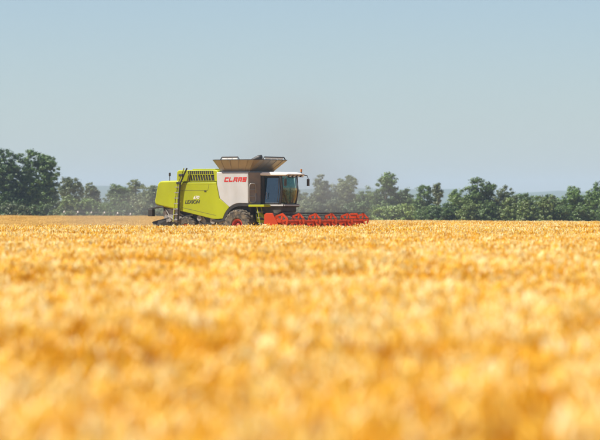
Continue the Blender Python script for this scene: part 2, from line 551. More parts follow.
# grain tank -----------------------------------------------------------
tank = G().prism([(-1.62, 3.9), (0.56, 3.9), (0.56, 4.16), (-1.62, 4.16)], -1.33, 1.33).build('grain_tank', 'steel', comb, 0.02)
b0 = [(-1.50, 1.30, 4.165), (0.52, 1.30, 4.165), (0.52, -1.30, 4.165), (-1.50, -1.30, 4.165)]
t0 = [(-1.78, 1.86, 4.83), (1.22, 1.86, 4.83), (1.22, -1.86, 4.83), (-1.78, -1.86, 4.83)]
tin = [(-1.35, 1.72, 4.84), (0.90, 1.72, 4.84), (1.20, 1.30, 4.84), (1.20, -1.30, 4.84), (0.90, -1.72, 4.84), (-1.35, -1.72, 4.84), (-1.76, -1.3, 4.84), (-1.76, 1.3, 4.84)]
G().plate([b0[0], b0[1], (1.16, 1.80, 4.83), (-1.60, 1.80, 4.83)], 0.025).build('tank_flap', 'steel', tank)
G().plate([b0[1], b0[2], (1.40, -1.45, 4.83), (1.40, 1.45, 4.83)], 0.025).build('tank_flap', 'steel', tank)
G().plate([b0[2], b0[3], (-1.60, -1.80, 4.83), (1.16, -1.80, 4.83)], 0.025).build('tank_flap', 'steel', tank)
G().plate([b0[3], b0[0], (-2.00, 1.45, 4.83), (-2.00, -1.45, 4.83)], 0.025).build('tank_flap', 'steel', tank)
for a, b, c in ((b0[1], (1.165, 1.80, 4.82), (1.40, 1.455, 4.82)), (b0[2], (1.40, -1.455, 4.82), (1.165, -1.80, 4.82)),
                (b0[3], (-1.605, -1.80, 4.82), (-2.00, -1.455, 4.82)), (b0[0], (-2.00, 1.455, 4.82), (-1.605, 1.80, 4.82))):
    G().plate([a, b, c], 0.012).build('corner_canvas', 'grey', tank)
for s in (1, -1):
    for k in range(4):
        f = (k + .5) / 4
        G().tube([(-1.42 + 1.86 * f, s * 1.335, 4.19), (-1.52 + 2.6 * f, s * 1.81, 4.80)], 0.018, 5).build('flap_rib', 'steel', tank)
        G().tube([(0.56, -1.2 + 2.4 * f, 4.19), (1.40, -1.35 + 2.7 * f, 4.80)], 0.018, 5).build('flap_rib', 'steel', tank) if s > 0 else None
rim = [(-1.60, 1.81, 4.84), (1.16, 1.81, 4.84), (1.41, 1.45, 4.84), (1.41, -1.45, 4.84), (1.16, -1.81, 4.84), (-1.60, -1.81, 4.84), (-2.01, -1.45, 4.84), (-2.01, 1.45, 4.84), (-1.60, 1.81, 4.84)]
G().tube(rim, 0.022, 6).build('rim_bar', 'dark', tank)
# folded top lids standing above the rim, and the filling auger
for (ua, ub, v) in ((-1.25, 0.10, 1.74), ):
    fr = G().tube([(ua, v, 4.85), (ua + 0.10, v, 5.0), (ub - 0.10, v, 5.0), (ub, v, 4.85)], 0.035, 6).build('lid_frame', 'dark', tank)
    for k in range(3):
        w = (ub - ua - 0.26) / 3
        G().box(ua + 0.14 + k * w, ua + 0.10 + (k + 1) * w, v - 0.015, v + 0.015, 4.87, 4.97).build('lid_pane', 'lamp', fr)
fr = G().tube([(1.35, 1.1, 4.85), (1.35, 0.95, 5.0), (1.35, -1.2, 5.0), (1.35, -1.35, 4.85)], 0.035, 6).build('lid_frame', 'dark', tank)
for k in range(3):
    G().box(1.335, 1.365, 0.85 - k * 0.66 - 0.60, 0.85 - k * 0.66, 4.87, 4.97).build('lid_pane', 'lamp', fr)
G().tube([(-0.9, 0.5, 4.2), (0.2, 0.4, 4.78), (0.55, 0.35, 4.95), (0.75, 0.3, 4.98)], 0.17, 12).build('filling_auger', 'dark', tank, smooth=True)
# heaped grain inside the tank
gr = []
gf_ = []
for j in range(13):
    for i in range(13):
        u = -1.45 + 1.9 * i / 12; v = -1.25 + 2.5 * j / 12
        rr = math.hypot((u + 0.45) / 1.0, v / 1.3)
        gr.append((u, -v, 4.2 + 0.38 * max(0, 1 - rr * 0.8) + random.uniform(-.015, .015)))
for j in range(12):
    for i in range(12):
        gf_.append((j * 13 + i, j * 13 + i + 1, (j + 1) * 13 + i + 1, (j + 1) * 13 + i))
mesh_obj('grain_heap', gr, gf_, 'ear', tank, smooth=True)

# grey corner between tank and cab, with oval grab frame
cp = G()
cp.plate([(0.585, 1.47, 2.20), (1.06, 0.93, 2.20), (1.06, 0.93, 4.08), (0.585, 1.47, 4.08)], 0.05)
cp.prism([(0.5, 2.2), (1.06, 2.2), (1.06, 4.05), (0.5, 4.05)], -0.90, 0.90)
corner = cp.build('corner_panel', 'grey', comb, 0.012)
G().plate([(0.585, -1.47, 2.20), (0.585, -1.47, 4.08), (1.06, -0.93, 4.08), (1.06, -0.93, 2.20)], 0.05).build('corner_panel', 'grey', comb, 0.012)
pts = []
for k in range(25):
    a = 2 * math.pi * k / 24
    s_ = math.copysign(abs(math.cos(a)) ** 0.5, math.cos(a)) * 0.21
    t_ = math.copysign(abs(math.sin(a)) ** 0.5, math.sin(a)) * 0.56
    mid = Vector((0.76, 1.33, 2.85)); al = Vector((0.66, -0.75, 0)).normalized(); nrm = Vector((0.75, 0.66, 0))
    pts.append(mid + al * s_ + Vector((0, 0, t_)) + nrm * 0.06)
G().tube(pts, 0.035, 8).build('grab_frame', 'steel', corner, smooth=True)
for dz in (-0.2, 0.2):
    G().tube([mid - al * 0.19 + Vector((0, 0, dz)) + nrm * 0.06, mid + al * 0.19 + Vector((0, 0, dz)) + nrm * 0.06], 0.02, 6).build('rung', 'steel', corner)

# front platform and steps ---------------------------------------------
plat = G().prism([(0.62, 2.03), (0.62, 2.16), (1.75, 2.16), (1.75, 2.03)], 0.85, 1.55).build('platform', 'lime', comb, 0.02)
G().box(0.70, 1.7, 0.9, 1.5, 2.162, 2.18).build('tread_plate', 'dark', plat)
for vv in (1.0, 1.45):
    G().tube([(1.15, vv, 2.05), (1.30, vv, 1.5), (1.45, vv, 0.62)], 0.03, 6).build('step_rail', 'lime', comb)
for k, zz in enumerate((0.70, 1.02, 1.36, 1.70)):
    uu = 1.44 - (zz - 0.65) * 0.2
    G().box(uu - 0.10, uu + 0.10, 1.0, 1.45, zz, zz + 0.045).build('step', 'midgrey', comb)
G().prism([(0.95, 1.15), (1.5, 0.95), (1.65, 1.25), (1.2, 1.75), (0.9, 1.6)], 0.95, 1.2).build('gearbox_cover', 'lime', comb, 0.05)
g = G()
for k in range(4):
    g.tube([(0.9, 1.1 + k * 0.05, 1.9), (1.2, 1.22 + k * 0.03, 1.45 - 0.05 * k), (1.6, 1.2, 1.25), (1.9, 1.05, 1.5), (2.2, 0.9, 1.6)], 0.022, 6)
g.build('hose_set', 'dark', comb)

# cab ------------------------------------------------------------------
CU0, CU1, CV, CZ0, CZ1 = 1.10, 2.62, 0.84, 2.16, 3.88
cab = G().prism([(CU0, 2.02), (CU1 + 0.02, 2.02), (CU1 + 0.10, 2.12), (CU1 + 0.02, 2.22), (CU0, 2.22)], -0.86, 0.86).build('cab', 'dark', comb, 0.03)
G().prism([(1.45, 2.075), (2.66, 2.075), (2.66, 2.17), (1.45, 2.17)], 0.862, 0.885).build('sill_strip', 'white', cab)
G().box(2.715, 2.74, -0.84, 0.84, 2.08, 2.17).build('sill_strip', 'white', cab)
roof = G().prism([(CU0 - 0.10, 3.90), (CU1 + 0.30, 3.88), (CU1 + 0.42, 3.95), (CU1 + 0.34, 4.03), (CU1 - 0.2, 4.10), (CU0 + 0.1, 4.10), (CU0 - 0.10, 4.02)], -0.95, 0.95).build('cab_roof', 'roof_white', cab, 0.05, seg=3)
G().box(CU0 - 0.02, CU1 + 0.26, -0.88, 0.88, 3.84, 3.898).build('roof_lining', 'dark', cab, 0.01)
for k in range(4):
    v = 0.66 - k * 0.44
    G().box(CU1 + 0.26, CU1 + 0.40, v - 0.12, v + 0.12, 3.80, 3.895).build('work_light', 'dark', cab, 0.02)
    G().box(CU1 + 0.401, CU1 + 0.41, v - 0.10, v + 0.10, 3.82, 3.88).build('light_lens', 'lamp', cab)
# pillars
for s in (1, -1):
    G().prism([(CU0, 2.2), (CU0 + 0.16, 2.2), (CU0 + 0.16, 3.86), (CU0, 3.86)], s * 0.76, s * 0.86).build('pillar', 'dark', cab)
    G().tube([(CU1 - 0.20, s * 0.82, 2.2), (CU1 - 0.06, s * 0.84, 3.0), (CU1 - 0.14, s * 0.84, 3.86)], 0.07, 8).build('pillar', 'dark', cab)
    G().tube([(CU0 + 0.2, s * 0.85, 2.25), (CU0 + 0.2, s * 0.855, 3.8), (CU1 - 0.25, s * 0.855, 3.8), (CU1 - 0.15, s * 0.855, 3.0), (CU1 - 0.26, s * 0.85, 2.25), (CU0 + 0.2, s * 0.85, 2.25)], 0.028, 6).build('door_frame', 'dark', cab)
    G().plate([(CU0 + 0.2, s * 0.85, 2.27), (CU1 - 0.26, s * 0.85, 2.27), (CU1 - 0.15, s * 0.78, 3.0), (CU1 - 0.25, s * 0.70, 3.80), (CU0 + 0.2, s * 0.70, 3.80)], 0.006).build('door_glass', 'glass_side', cab)
    G().tube([(CU0 + 0.40, s * 0.90, 2.5), (CU0 + 0.40, s * 0.92, 2.9)], 0.02, 6).build('door_handle', 'midgrey', cab)
    G().tube([(CU1 - 0.35, s * 0.93, 2.3), (CU1 - 0.22, s * 0.95, 3.1), (CU1 - 0.26, s * 0.93, 3.7)], 0.02, 6).build('hand_rail', 'dark', cab)
# curved windscreen
ws = G()
nn = 12
vs = []
for i in range(nn + 1):
    v = -0.82 + 1.64 * i / nn
    bul = 0.22 * (1 - (v / 0.82) ** 2)
    for z, du in ((2.22, -0.20), (2.6, -0.10), (3.0, -0.04), (3.4, -0.04), (3.84, -0.12)):
        vs.append((CU1 + du + bul, v, z))
ws.add(vs, [(i * 5 + k, (i + 1) * 5 + k, (i + 1) * 5 + k + 1, i * 5 + k + 1) for i in range(nn) for k in range(4)])
wso = ws.build('windscreen', 'glass_front', cab, smooth=True)
G().tube([(CU1 + 0.06, 0.1, 2.24), (CU1 + 0.17, 0.25, 2.7), (CU1 + 0.19, 0.30, 3.15)], 0.015, 5).build('wiper', 'dark', cab)
G().plate([(CU0 + 0.04, -0.76, 2.6), (CU0 + 0.04, 0.76, 2.6), (CU0 + 0.04, 0.76, 3.8), (CU0 + 0.04, -0.76, 3.8)], 0.006).build('rear_window', 'glass_side', cab)
# inside: seat, steering column, console
st = G().box(1.45, 1.95, -0.26, 0.26, 2.55, 2.68).build('operator_seat', 'seat', cab, 0.04)
G().prism([(1.42, 2.66), (1.56, 2.66), (1.44, 3.36), (1.32, 3.36)], -0.25, 0.25).build('seat_back', 'seat', st, 0.04)
G().box(1.55, 1.85, -0.18, 0.18, 2.22, 2.55).build('seat_base', 'dark', st)
G().tube([(2.36, 0, 2.22), (2.30, 0, 2.6), (2.16, 0, 2.92)], 0.045, 8).build('steering_column', 'interior', cab)
pts = []
for k in range(21):
    a = 2 * math.pi * k / 20
    pts.append(Vector((2.14, 0, 2.95)) + Vector((0.11, 0, 0.17)).normalized() * 0.19 * math.sin(a) * 0.0 + Vector((-0.12, 0, 0.16)) * math.sin(a) * 0.0 + Vector((0.16, 0, 0.10)).normalized() * 0.19 * math.sin(a) + Vector((0, 0.19 * math.cos(a), 0)))
G().tube(pts, 0.016, 6).build('steering_wheel', 'dark', cab)
G().box(1.45, 2.05, 0.34, 0.52, 2.55, 2.78).build('arm_console', 'interior', cab, 0.03)
G().box(2.05, 2.09, 0.38, 0.62, 2.95, 3.15).build('display_screen', 'dark', cab, 0.01)
# mirrors and beacon
for s in (1, -1):
    mr_ = G().tube([(CU1 + 0.25, s * 0.9, 3.93), (CU1 + 0.42, s * 1.15, 3.90), (CU1 + 0.44, s * 1.25, 3.72)], 0.022, 6).build('mirror_arm', 'dark', cab)
    G().box(CU1 + 0.40, CU1 + 0.47, s * 1.13, s * 1.36, 3.28, 3.70).build('mirror', 'dark', mr_, 0.02)
bs = G().tube([(CU1 + 0.28, -0.72, 4.0), (CU1 + 0.28, -0.72, 4.12)], 0.03, 6).build('beacon_stem', 'dark', cab)
G().tube([(CU1 + 0.28, -0.72, 4.12), (CU1 + 0.28, -0.72, 4.27), (CU1 + 0.28, -0.72, 4.29)], 0.06, 10).build('beacon', 'amber', bs, 0.015)
# under the cab
G().prism([(0.6, 1.1), (0.6, 2.03), (2.45, 2.03), (2.45, 1.75), (1.6, 1.3)], -0.9, 0.8).build('front_axle_housing', 'chassis', comb, 0.03)

# rear end: ladder, beacon, lamp bracket, chopper -----------------------
lad = G()
for dv in (1.58,):
    pass
ladder = G().tube([(-3.80, 1.60, 4.36), (-4.02, 1.62, 3.95), (-4.26, 1.64, 3.45), (-4.34, 1.64, 2.9), (-4.46, 1.64, 1.15)], 0.05, 8).build('rear_ladder', 'dark', comb)
G().tube([(-4.02, 1.60, 4.36), (-4.20, 1.62, 3.95), (-4.44, 1.64, 3.45), (-4.62, 1.64, 2.6), (-4.78, 1.64, 1.15)], 0.035, 8).build('ladder_rail', 'lime', ladder)
for k in range(7):
    z = 1.22 + k * 0.33
    uu = -4.44 + (z - 1.15) * 0.058
    G().box(uu - 0.31, uu, 1.60, 1.70, z, z + 0.05).build('rung', 'midgrey', ladder)
G().box(-4.36, -4.06, 1.56, 1.70, 3.86, 4.02).build('hinge_block', 'dark', ladder, 0.02)
G().box(-4.52, -4.24, 1.56, 1.70, 3.40, 3.54).build('hinge_block', 'dark', ladder, 0.02)
G().prism([(-4.86, 1.12), (-4.38, 1.12), (-4.36, 1.95), (-4.80, 1.95)], 1.56, 1.60).build('ladder_guard', 'midgrey', ladder)
bst = G().tube([(-5.35, 1.2, 3.58), (-5.35, 1.2, 3.92)], 0.02, 6).build('beacon_stem', 'dark', comb)
G().tube([(-5.35, 1.2, 3.90), (-5.35, 1.2, 4.08), (-5.35, 1.2, 4.11)], 0.065, 10).build('beacon', 'dark', bst, 0.015)
lb = G().tube([(-5.55, 1.35, 2.08), (-6.05, 1.50, 2.02), (-6.62, 1.55, 1.92)], 0.065, 6).build('lamp_bracket', 'dark', comb)
G().box(-6.62, -6.30, 1.40, 1.68, 1.46, 1.90).build('marker_board', 'dark', lb, 0.02)
G().box(-6.635, -6.621, 1.44, 1.64, 1.60, 1.80).build('tail_lamp', 'redlamp', lb)
lb2 = G().tube([(-5.55, -1.35, 2.08), (-6.05, -1.45, 2.02), (-6.45, -1.50, 1.95)], 0.05, 6).build('lamp_bracket', 'dark', comb)
G().box(-6.58, -6.30, -1.62, -1.36, 1.52, 1.86).build('marker_board', 'dark', lb2, 0.02)
chop = G().prism([(-5.85, 2.02), (-4.7, 1.85), (-4.75, 1.05), (-5.35, 0.85), (-5.75, 1.15)], -1.2, 1.2).build('straw_chopper', 'chassis', comb, 0.04)
for k in range(3):
    v = 1.22 + 0.05 * k
    G().lathe_v((-5.35 + 0.42 * k, 1.21, 1.35 + 0.12 * (k % 2)), [(0.03, 0), (0.22 - .04 * k, 0), (0.22 - .04 * k, 0.06), (0.03, 0.07)], 20).build('pulley', 'midgrey' if k != 1 else 'steel', chop)
G().tube([(-5.55, 1.32, 1.9), (-5.25, 1.34, 1.45), (-4.95, 1.32, 1.25)], 0.04, 6).build('link_arm', 'steel', chop)
G().prism([(-5.55, 1.95), (-5.0, 1.88), (-4.92, 1.30), (-5.30, 1.15)], 1.20, 1.27).build('belt_guard', 'midgrey', chop, 0.02)
G().prism([(-5.80, 1.75), (-5.58, 1.85), (-5.40, 1.12), (-5.62, 1.05)], 1.21, 1.30).build('side_plate', 'steel', chop, 0.02)
G().tube([(-4.75, 1.25, 1.75), (-4.2, 1.30, 1.45), (-3.6, 1.25, 1.55)], 0.05, 6).build('link_arm', 'midgrey', chop)
sp = G()
sp.plate([(-5.2, 1.25, 1.42), (-5.2, -1.25, 1.42), (-6.40, -1.5, 1.12), (-6.40, 1.5, 1.12)], 0.04)
spo = sp.build('spreader_plate', 'dark', comb)
for k in range(6):
    v = 1.35 - k * 0.54
    G().plate([(-5.3, v * 0.90, 1.40), (-6.45, v * 1.12, 1.10), (-6.2, v * 1.12, 0.82), (-5.3, v * 0.90, 0.80)], 0.025).build('deflector_vane', 'dark', spo)

# wheels ---------------------------------------------------------------
def wheel(u, v, rad, wid, rimr, name, s, nl):
    w2 = wid / 2
    rim_ = G().lathe_v((u, v, rad), [(0.10, -w2 * .3), (rimr * .55, -w2 * .25), (rimr * .8, -w2 * .85), (rimr, -w2 * .9), (rimr * 1.02, -w2 * .6),
                                      (rimr * .92, 0), (rimr * 1.02, w2 * .6), (rimr, w2 * .9), (rimr * .8, w2 * .85), (rimr * .55, w2 * .25), (0.10, w2 * .3)], 40).build(name, 'red', comb)
    tp = [(rimr * .98, -w2 * .82), (rimr * 1.2, -w2 * 1.0), (rad * .86, -w2 * 1.04), (rad * .945, -w2 * .9), (rad * .96, 0), (rad * .945, w2 * .9),
          (rad * .86, w2 * 1.04), (rimr * 1.2, w2 * 1.0), (rimr * .98, w2 * .82)]
    ty = G().lathe_v((u, v, rad), tp, 56)
    for k in range(nl):
        for sd in (1, -1):
            a0 = 2 * math.pi * (k + (0.5 if sd > 0 else 0)) / nl
            P = []
            for (dv, da, rr) in ((0.02, -0.16, .995), (0.55, 0.0, 1.0), (1.0, 0.10, .965), (1.06, 0.12, .88)):
                P.append((dv * w2 * sd, a0 + da, rr * rad))
            hw = 0.050
            vs = []
            for dv, aa, rr in P:
                for da in (-hw, hw):
                    for dr in (0, -0.07):
                        r_ = rr + dr
                        vs.append((u + r_ * math.cos(aa + da), v + dv, rad + r_ * math.sin(aa + da)))
            fs = [(0, 1, 3, 2), (12, 14, 15, 13)]
            for q in range(3):
                b = q * 4
                fs += [(b, b + 4, b + 5, b + 1), (b + 2, b + 3, b + 7, b + 6), (b, b + 2, b + 6, b + 4), (b + 1, b + 5, b + 7, b + 3)]
            ty.add(vs, fs)
    ty.build('tyre', 'rubber', rim_)
    G().lathe_v((u, v + s * w2 * .3, rad), [(0.005, 0), (0.15, 0), (0.15, s * 0.06), (0.10, s * 0.14), (0.005, s * 0.15)], 24).build('hub', 'red', rim_)
    for k in range(8):
        a = 2 * math.pi * k / 8
        G().lathe_v((u + 0.22 * math.cos(a), v + s * w2 * .3, rad + 0.22 * math.sin(a)), [(0.003, 0), (0.022, 0), (0.022, s * 0.05), (0.003, s * 0.05)], 6).build('bolt', 'midgrey', rim_)


for s in (1, -1):
    wheel(0.0, s * 1.50, 0.95, 0.72, 0.37, 'front_wheel', s, 20)
    wheel(-3.94, s * 1.28, 0.74, 0.50, 0.27, 'rear_wheel', s, 18)
G().box(-4.05, -3.8, -1.1, 1.1, 0.66, 0.84).build('rear_axle', 'midgrey', comb, 0.03)
G().box(-0.15, 0.15, -1.2, 1.2, 0.80, 1.10).build('front_axle', 'chassis', comb, 0.03)

# feeder house -----------------------------------------------------------
fh = G().prism([(0.9, 1.05), (0.9, 1.75), (1.6, 1.85), (3.86, 1.22), (3.86, 0.42)], -0.72, 0.72).build('feeder_house', 'chassis', comb, 0.03)
G().prism([(1.7, 1.30), (3.2, 0.85), (3.2, 0.98), (1.7, 1.45)], 0.72, 0.78).build('drive_cover', 'dark', fh, 0.02)
G().tube([(1.0, 0.82, 1.0), (2.9, 0.82, 0.62)], 0.06, 8).build('lift_cylinder', 'midgrey', fh)

# header -----------------------------------------------------------------
HU, HW = 3.88, 4.60
header = G()
header.prism([(HU, 0.28), (HU, 1.20), (HU + 0.05, 1.26), (HU + 0.10, 1.20), (HU + 0.06, 1.14), (HU + 0.06, 0.34), (HU + 0.40, 0.22), (HU + 1.05, 0.17), (HU + 1.05, 0.13), (HU + 0.38, 0.16)], -HW, HW)
header = header.build('header', 'orange', comb)
header['label'] = 'wide red-orange cutting header with turning reel'
G().tube([(HU - 0.05, -HW, 1.10), (HU - 0.05, HW, 1.10)], 0.09, 8).build('header_beam', 'orange', header)
for k in range(8):
    v = -HW + 0.3 + k * (2 * HW - 0.6) / 7
    G().prism([(HU - 0.02, 1.05), (HU - 0.02, 0.3), (HU - 0.14, 0.42), (HU - 0.10, 1.05)], v - 0.04, v + 0.04).build('back_rib', 'orange', header)
# intake auger with flights
au = G().tube([(HU + 0.42, -HW + 0.08, 0.56), (HU + 0.42, HW - 0.08, 0.56)], 0.19, 18).build('intake_auger', 'auger', header)
fl = G()
for sd in (1, -1):
    vs = []; fs = []
    N = 150
    for i in range(N + 1):
        t = i / N
        v = sd * (0.6 + (HW - 0.75) * t)
        a = sd * t * 2 * math.pi * 7
        for r_ in (0.19, 0.33):
            vs.append((HU + 0.42 + r_ * math.cos(a), v, 0.56 + r_ * math.sin(a)))
    for i in range(N):
        fs.append((i * 2, i * 2 + 1, i * 2 + 3, i * 2 + 2))
    fl.add(vs, fs)
fl.build('auger_flight', 'auger', header)
# cutter bar with guard fingers
cb = G().box(HU + 1.05, HU + 1.13, -HW, HW, 0.125, 0.165).build('cutter_bar', 'auger', header)
g = G()
for k in range(118):
    v = -HW + 0.05 + k * 0.0765
    g.plate([(HU + 1.12, v - 0.018, 0.15), (HU + 1.12, v + 0.018, 0.15), (HU + 1.26, v, 0.14)], 0.02)
fo = g.build('guard_finger', 'midgrey', header); fo['kind'] = 'stuff'
# end sheets with dividers
for s in (1, -1):
    es = G().prism([(HU - 0.05, 0.15), (HU - 0.05, 1.58), (HU + 0.08, 1.66), (HU + 0.52, 1.66), (HU + 1.02, 0.82), (HU + 1.55, 0.45), (HU + 1.55, 0.13)], s * HW, s * (HW + 0.08)).build('end_sheet', 'orange', header, 0.02)
    G().tube([(HU + 1.5, s * (HW + 0.04), 0.30), (HU + 1.9, s * (HW + 0.06), 0.24), (HU + 2.35, s * (HW + 0.02), 0.16)], 0.14, 10, 0.02).build('crop_divider', 'orange', es, smooth=True)
    G().tube([(HU + 0.02, s * (HW + 0.085), 0.78), (HU + 0.02, s * (HW + 0.20), 0.78), (HU + 0.02, s * (HW + 0.26), 0.78)], 0.26, 16, 0.20).build('drive_guard', 'cream', es, 0.04)
# reel
RU, RZ, RR = HU + 0.98, 1.16, 0.52
reel = G().tube([(RU, -HW + 0.12, RZ), (RU, HW - 0.12, RZ)], 0.075, 12).build('reel_tube', 'orange', header)
NS = 6
for k in range(NS):
    v = -HW + 0.16 + k * (2 * HW - 0.32) / (NS - 1)
    sg = G()
    ends = (k in (0, NS - 1))
    hexo = [(RU + RR * math.cos(R(60 * i + 18)), RZ + RR * math.sin(R(60 * i + 18))) for i in range(6)]
    hexi = [(RU + RR * .76 * math.cos(R(60 * i + 18)), RZ + RR * .76 * math.sin(R(60 * i + 18))) for i in range(6)]
    for i in range(6):
        j = (i + 1) % 6
        sg.prism([hexo[i], hexo[j], hexi[j], hexi[i]], v - 0.03, v + 0.03)
        a = R(60 * i + 18)
        c, s_ = math.cos(a), math.sin(a)
        wdt = 0.07
        sg.prism([(RU + 0.05 * c - wdt * s_, RZ + 0.05 * s_ + wdt * c), (RU + 0.05 * c + wdt * s_, RZ + 0.05 * s_ - wdt * c),
                  (RU + RR * .82 * c + .045 * s_, RZ + RR * .82 * s_ - .045 * c), (RU + RR * .82 * c - .045 * s_, RZ + RR * .82 * s_ + .045 * c)], v - 0.025, v + 0.025)
    sg.build('reel_spider', 'orange', header)
for i in range(6):
    a = R(60 * i + 18)
    p = (RU + (RR + .01) * math.cos(a), RZ + (RR + .01) * math.sin(a))
    G().tube([(p[0], -HW + 0.14, p[1]), (p[0], HW - 0.14, p[1])], 0.022, 8).build('reel_bat', 'dark', header)
    tg = G()
    for k in range(58):
        v = -HW + 0.22 + k * (2 * HW - 0.44) / 57
        tg.add([(p[0] - .008, v - .008, p[1]), (p[0] + .008, v - .008, p[1]), (p[0], v + .010, p[1]), (p[0] - 0.05, v, p[1] - 0.24)], [(0, 1, 3), (1, 2, 3), (2, 0, 3), (0, 2, 1)])
    to = tg.build('tine_row', 'dark', header); to['kind'] = 'stuff'
for v in (-HW + 0.03, HW - 0.03):
    G().prism([(HU - 0.02, 1.28), (HU - 0.02, 1.42), (RU + 0.08, RZ + 0.08), (RU + 0.08, RZ - 0.06)], v - 0.03, v + 0.03).build('reel_arm', 'orange', header)
G().tube([(HU + 0.0, HW - 0.1, 0.95), (RU - 0.3, HW - 0.1, RZ + 0.05)], 0.035, 8).build('reel_cylinder', 'midgrey', header)
# dark rear top rail of the reel mounting
G().tube([(HU - 0.02, -HW + 0.2, 1.62), (HU - 0.02, HW - 0.8, 1.62)], 0.026, 8).build('top_rail', 'dark', header)
for k in range(5):
    v = -HW + 0.2 + k * (2 * HW - 1.0) / 4
    G().tube([(HU - 0.02, v, 1.15), (HU - 0.02, v, 1.62)], 0.03, 6).build('rail_post', 'dark', header)


# ------------------------------------------------------------------ driver in the cab
def driver():
    V = []; Ed = []; Rd = []

    def n(p, r, parent=None):
        V.append((p[0], -p[1], p[2])); Rd.append(r)
        if parent is not None: Ed.append((parent, len(V) - 1))
        return len(V) - 1
    pel = n((1.68, 0, 2.78), 0.15)
    belly = n((1.64, 0, 2.95), 0.14, pel)
    chest = n((1.62, 0, 3.16), 0.16, belly)
    neck0 = n((1.62, 0, 3.30), 0.075, chest)
    neck1 = n((1.64, 0, 3.38), 0.055, neck0)
    h0 = n((1.67, 0, 3.44), 0.085, neck1)
    h1 = n((1.66, 0, 3.53), 0.100, h0)
    h2 = n((1.65, 0, 3.61), 0.075, h1)
    nose = n((1.775, 0, 3.49), 0.014, h0)
    for s in (1, -1):
        sh = n((1.61, s * 0.19, 3.24), 0.07, chest)
        el = n((1.74, s * 0.27, 2.98), 0.048, sh)
        wr = n((1.96, s * 0.20, 2.97), 0.032, el)
        pa = n((2.03, s * 0.185, 2.99), 0.034, wr)
        for j, dv in enumerate((-0.03, -0.01, 0.012, 0.032)):
            a = n((2.08, s * (0.185 + dv), 3.01 - 0.004 * j), 0.010, pa)
            b = n((2.10 - 0.004 * j, s * (0.185 + dv), 2.975), 0.009, a)
            n((2.075, s * (0.185 + dv), 2.955), 0.008, b)
        t = n((2.02, s * 0.14, 3.015), 0.011, pa)
        n((2.055, s * 0.125, 3.005), 0.009, t)
        hp = n((1.72, s * 0.10, 2.78), 0.095, pel)
        kn = n((2.10, s * 0.14, 2.76), 0.065, hp)
        an = n((2.18, s * 0.14, 2.36), 0.042, kn)
        to = n((2.34, s * 0.15, 2.27), 0.036, an)
    me = bpy.data.meshes.new('person')
    me.from_pydata(V, Ed, [])
    o = bpy.data.objects.new('person', me)
    COL.objects.link(o)
    md = o.modifiers.new('skin', 'SKIN')
    sk = me.skin_vertices[0].data
    for i, r in enumerate(Rd):
        sk[i].radius = (r, r)
        sk[i].use_root = (i == pel)
    sb = o.modifiers.new('sub', 'SUBSURF'); sb.levels = 2; sb.render_levels = 2
    dg = bpy.context.evaluated_depsgraph_get()
    me2 = bpy.data.meshes.new_from_object(o.evaluated_get(dg))
    o.modifiers.clear()
    o.data = me2
    me2.materials.clear()
    for k in ('shirt', 'trousers', 'skin'):
        me2.materials.append(M[k])
    for p in me2.polygons:
        c = p.center
        i = 0
        if c.z > 3.33 or (c.x > 1.93 and c.z > 2.9): i = 2
        elif c.z < 2.82: i = 1
        p.material_index = i
        p.use_smooth = True
    o.location = comb.location
    o.rotation_euler = comb.rotation_euler
    setp(o, 'person in blue shirt seated at the wheel inside the glazed cab', 'person')
    hv_ = []; hf_ = []
    for j in range(7):
        ph = math.pi / 2 * j / 6
        for i in range(14):
            a = 2 * math.pi * i / 14
            hv_.append((1.64 + 0.112 * math.cos(ph) * math.cos(a) - 0.01, 0.098 * math.cos(ph) * math.sin(a), 3.545 + 0.135 * math.sin(ph)))
    for j in range(6):
        for i in range(14):
            hf_.append((j * 14 + i, j * 14 + (i + 1) % 14, (j + 1) * 14 + (i + 1) % 14, (j + 1) * 14 + i))
    mesh_obj('hair', hv_, hf_, 'hair', o, smooth=True)
    for s in (1, -1):
        g = G().lathe_v((1.755, s * 0.035 - 0.008, 3.525), [(0.002, 0), (0.011, 0.002), (0.011, 0.014), (0.002, 0.016)], 8)
        g.build('eye', 'hair', o)
        G().plate([(1.64, s * 0.10, 3.47), (1.67, s * 0.105, 3.46), (1.68, s * 0.11, 3.52), (1.65, s * 0.115, 3.53)], 0.012).build('ear', 'skin', o)
    G().box(1.745, 1.757, -0.025, 0.025, 3.432, 3.440).build('mouth', 'letter_red', o)


driver()


# ------------------------------------------------------------------ trees
def quads_mesh(name, P, mat, parent):
    """P: (n,4,3) array of leaf quads"""
    n = len(P)
    me = bpy.data.meshes.new(name)
    me.vertices.add(n * 4); me.vertices.foreach_set('co', P.reshape(-1).astype(np.float32))
    me.loops.add(n * 4); me.loops.foreach_set('vertex_index', np.arange(n * 4, dtype=np.int32))
    me.polygons.add(n)
    me.polygons.foreach_set('loop_start', np.arange(0, n * 4, 4, dtype=np.int32))
    me.polygons.foreach_set('loop_total', np.full(n, 4, dtype=np.int32))
    me.update(); me.validate()
    me.materials.append(M[mat])
    o = bpy.data.objects.new(name, me)
    COL.objects.link(o); o.parent = parent
    return o


def leaf_quads(C, Nrm, size, r):
    n = len(C)
    nr = Nrm + r.normal(0, 0.33, (n, 3)); nr /= np.linalg.norm(nr, axis=1)[:, None]
    t = np.cross(nr, r.normal(0, 1, (n, 3))); t /= np.linalg.norm(t, axis=1)[:, None] + 1e-9
    b = np.cross(nr, t)
    s = size * r.uniform(0.6, 1.35, n)[:, None]
    a = t * s; c = b * s * r.uniform(0.45, 0.8, n)[:, None]
    return np.stack([C - a, C + c, C + a, C - c], 1)


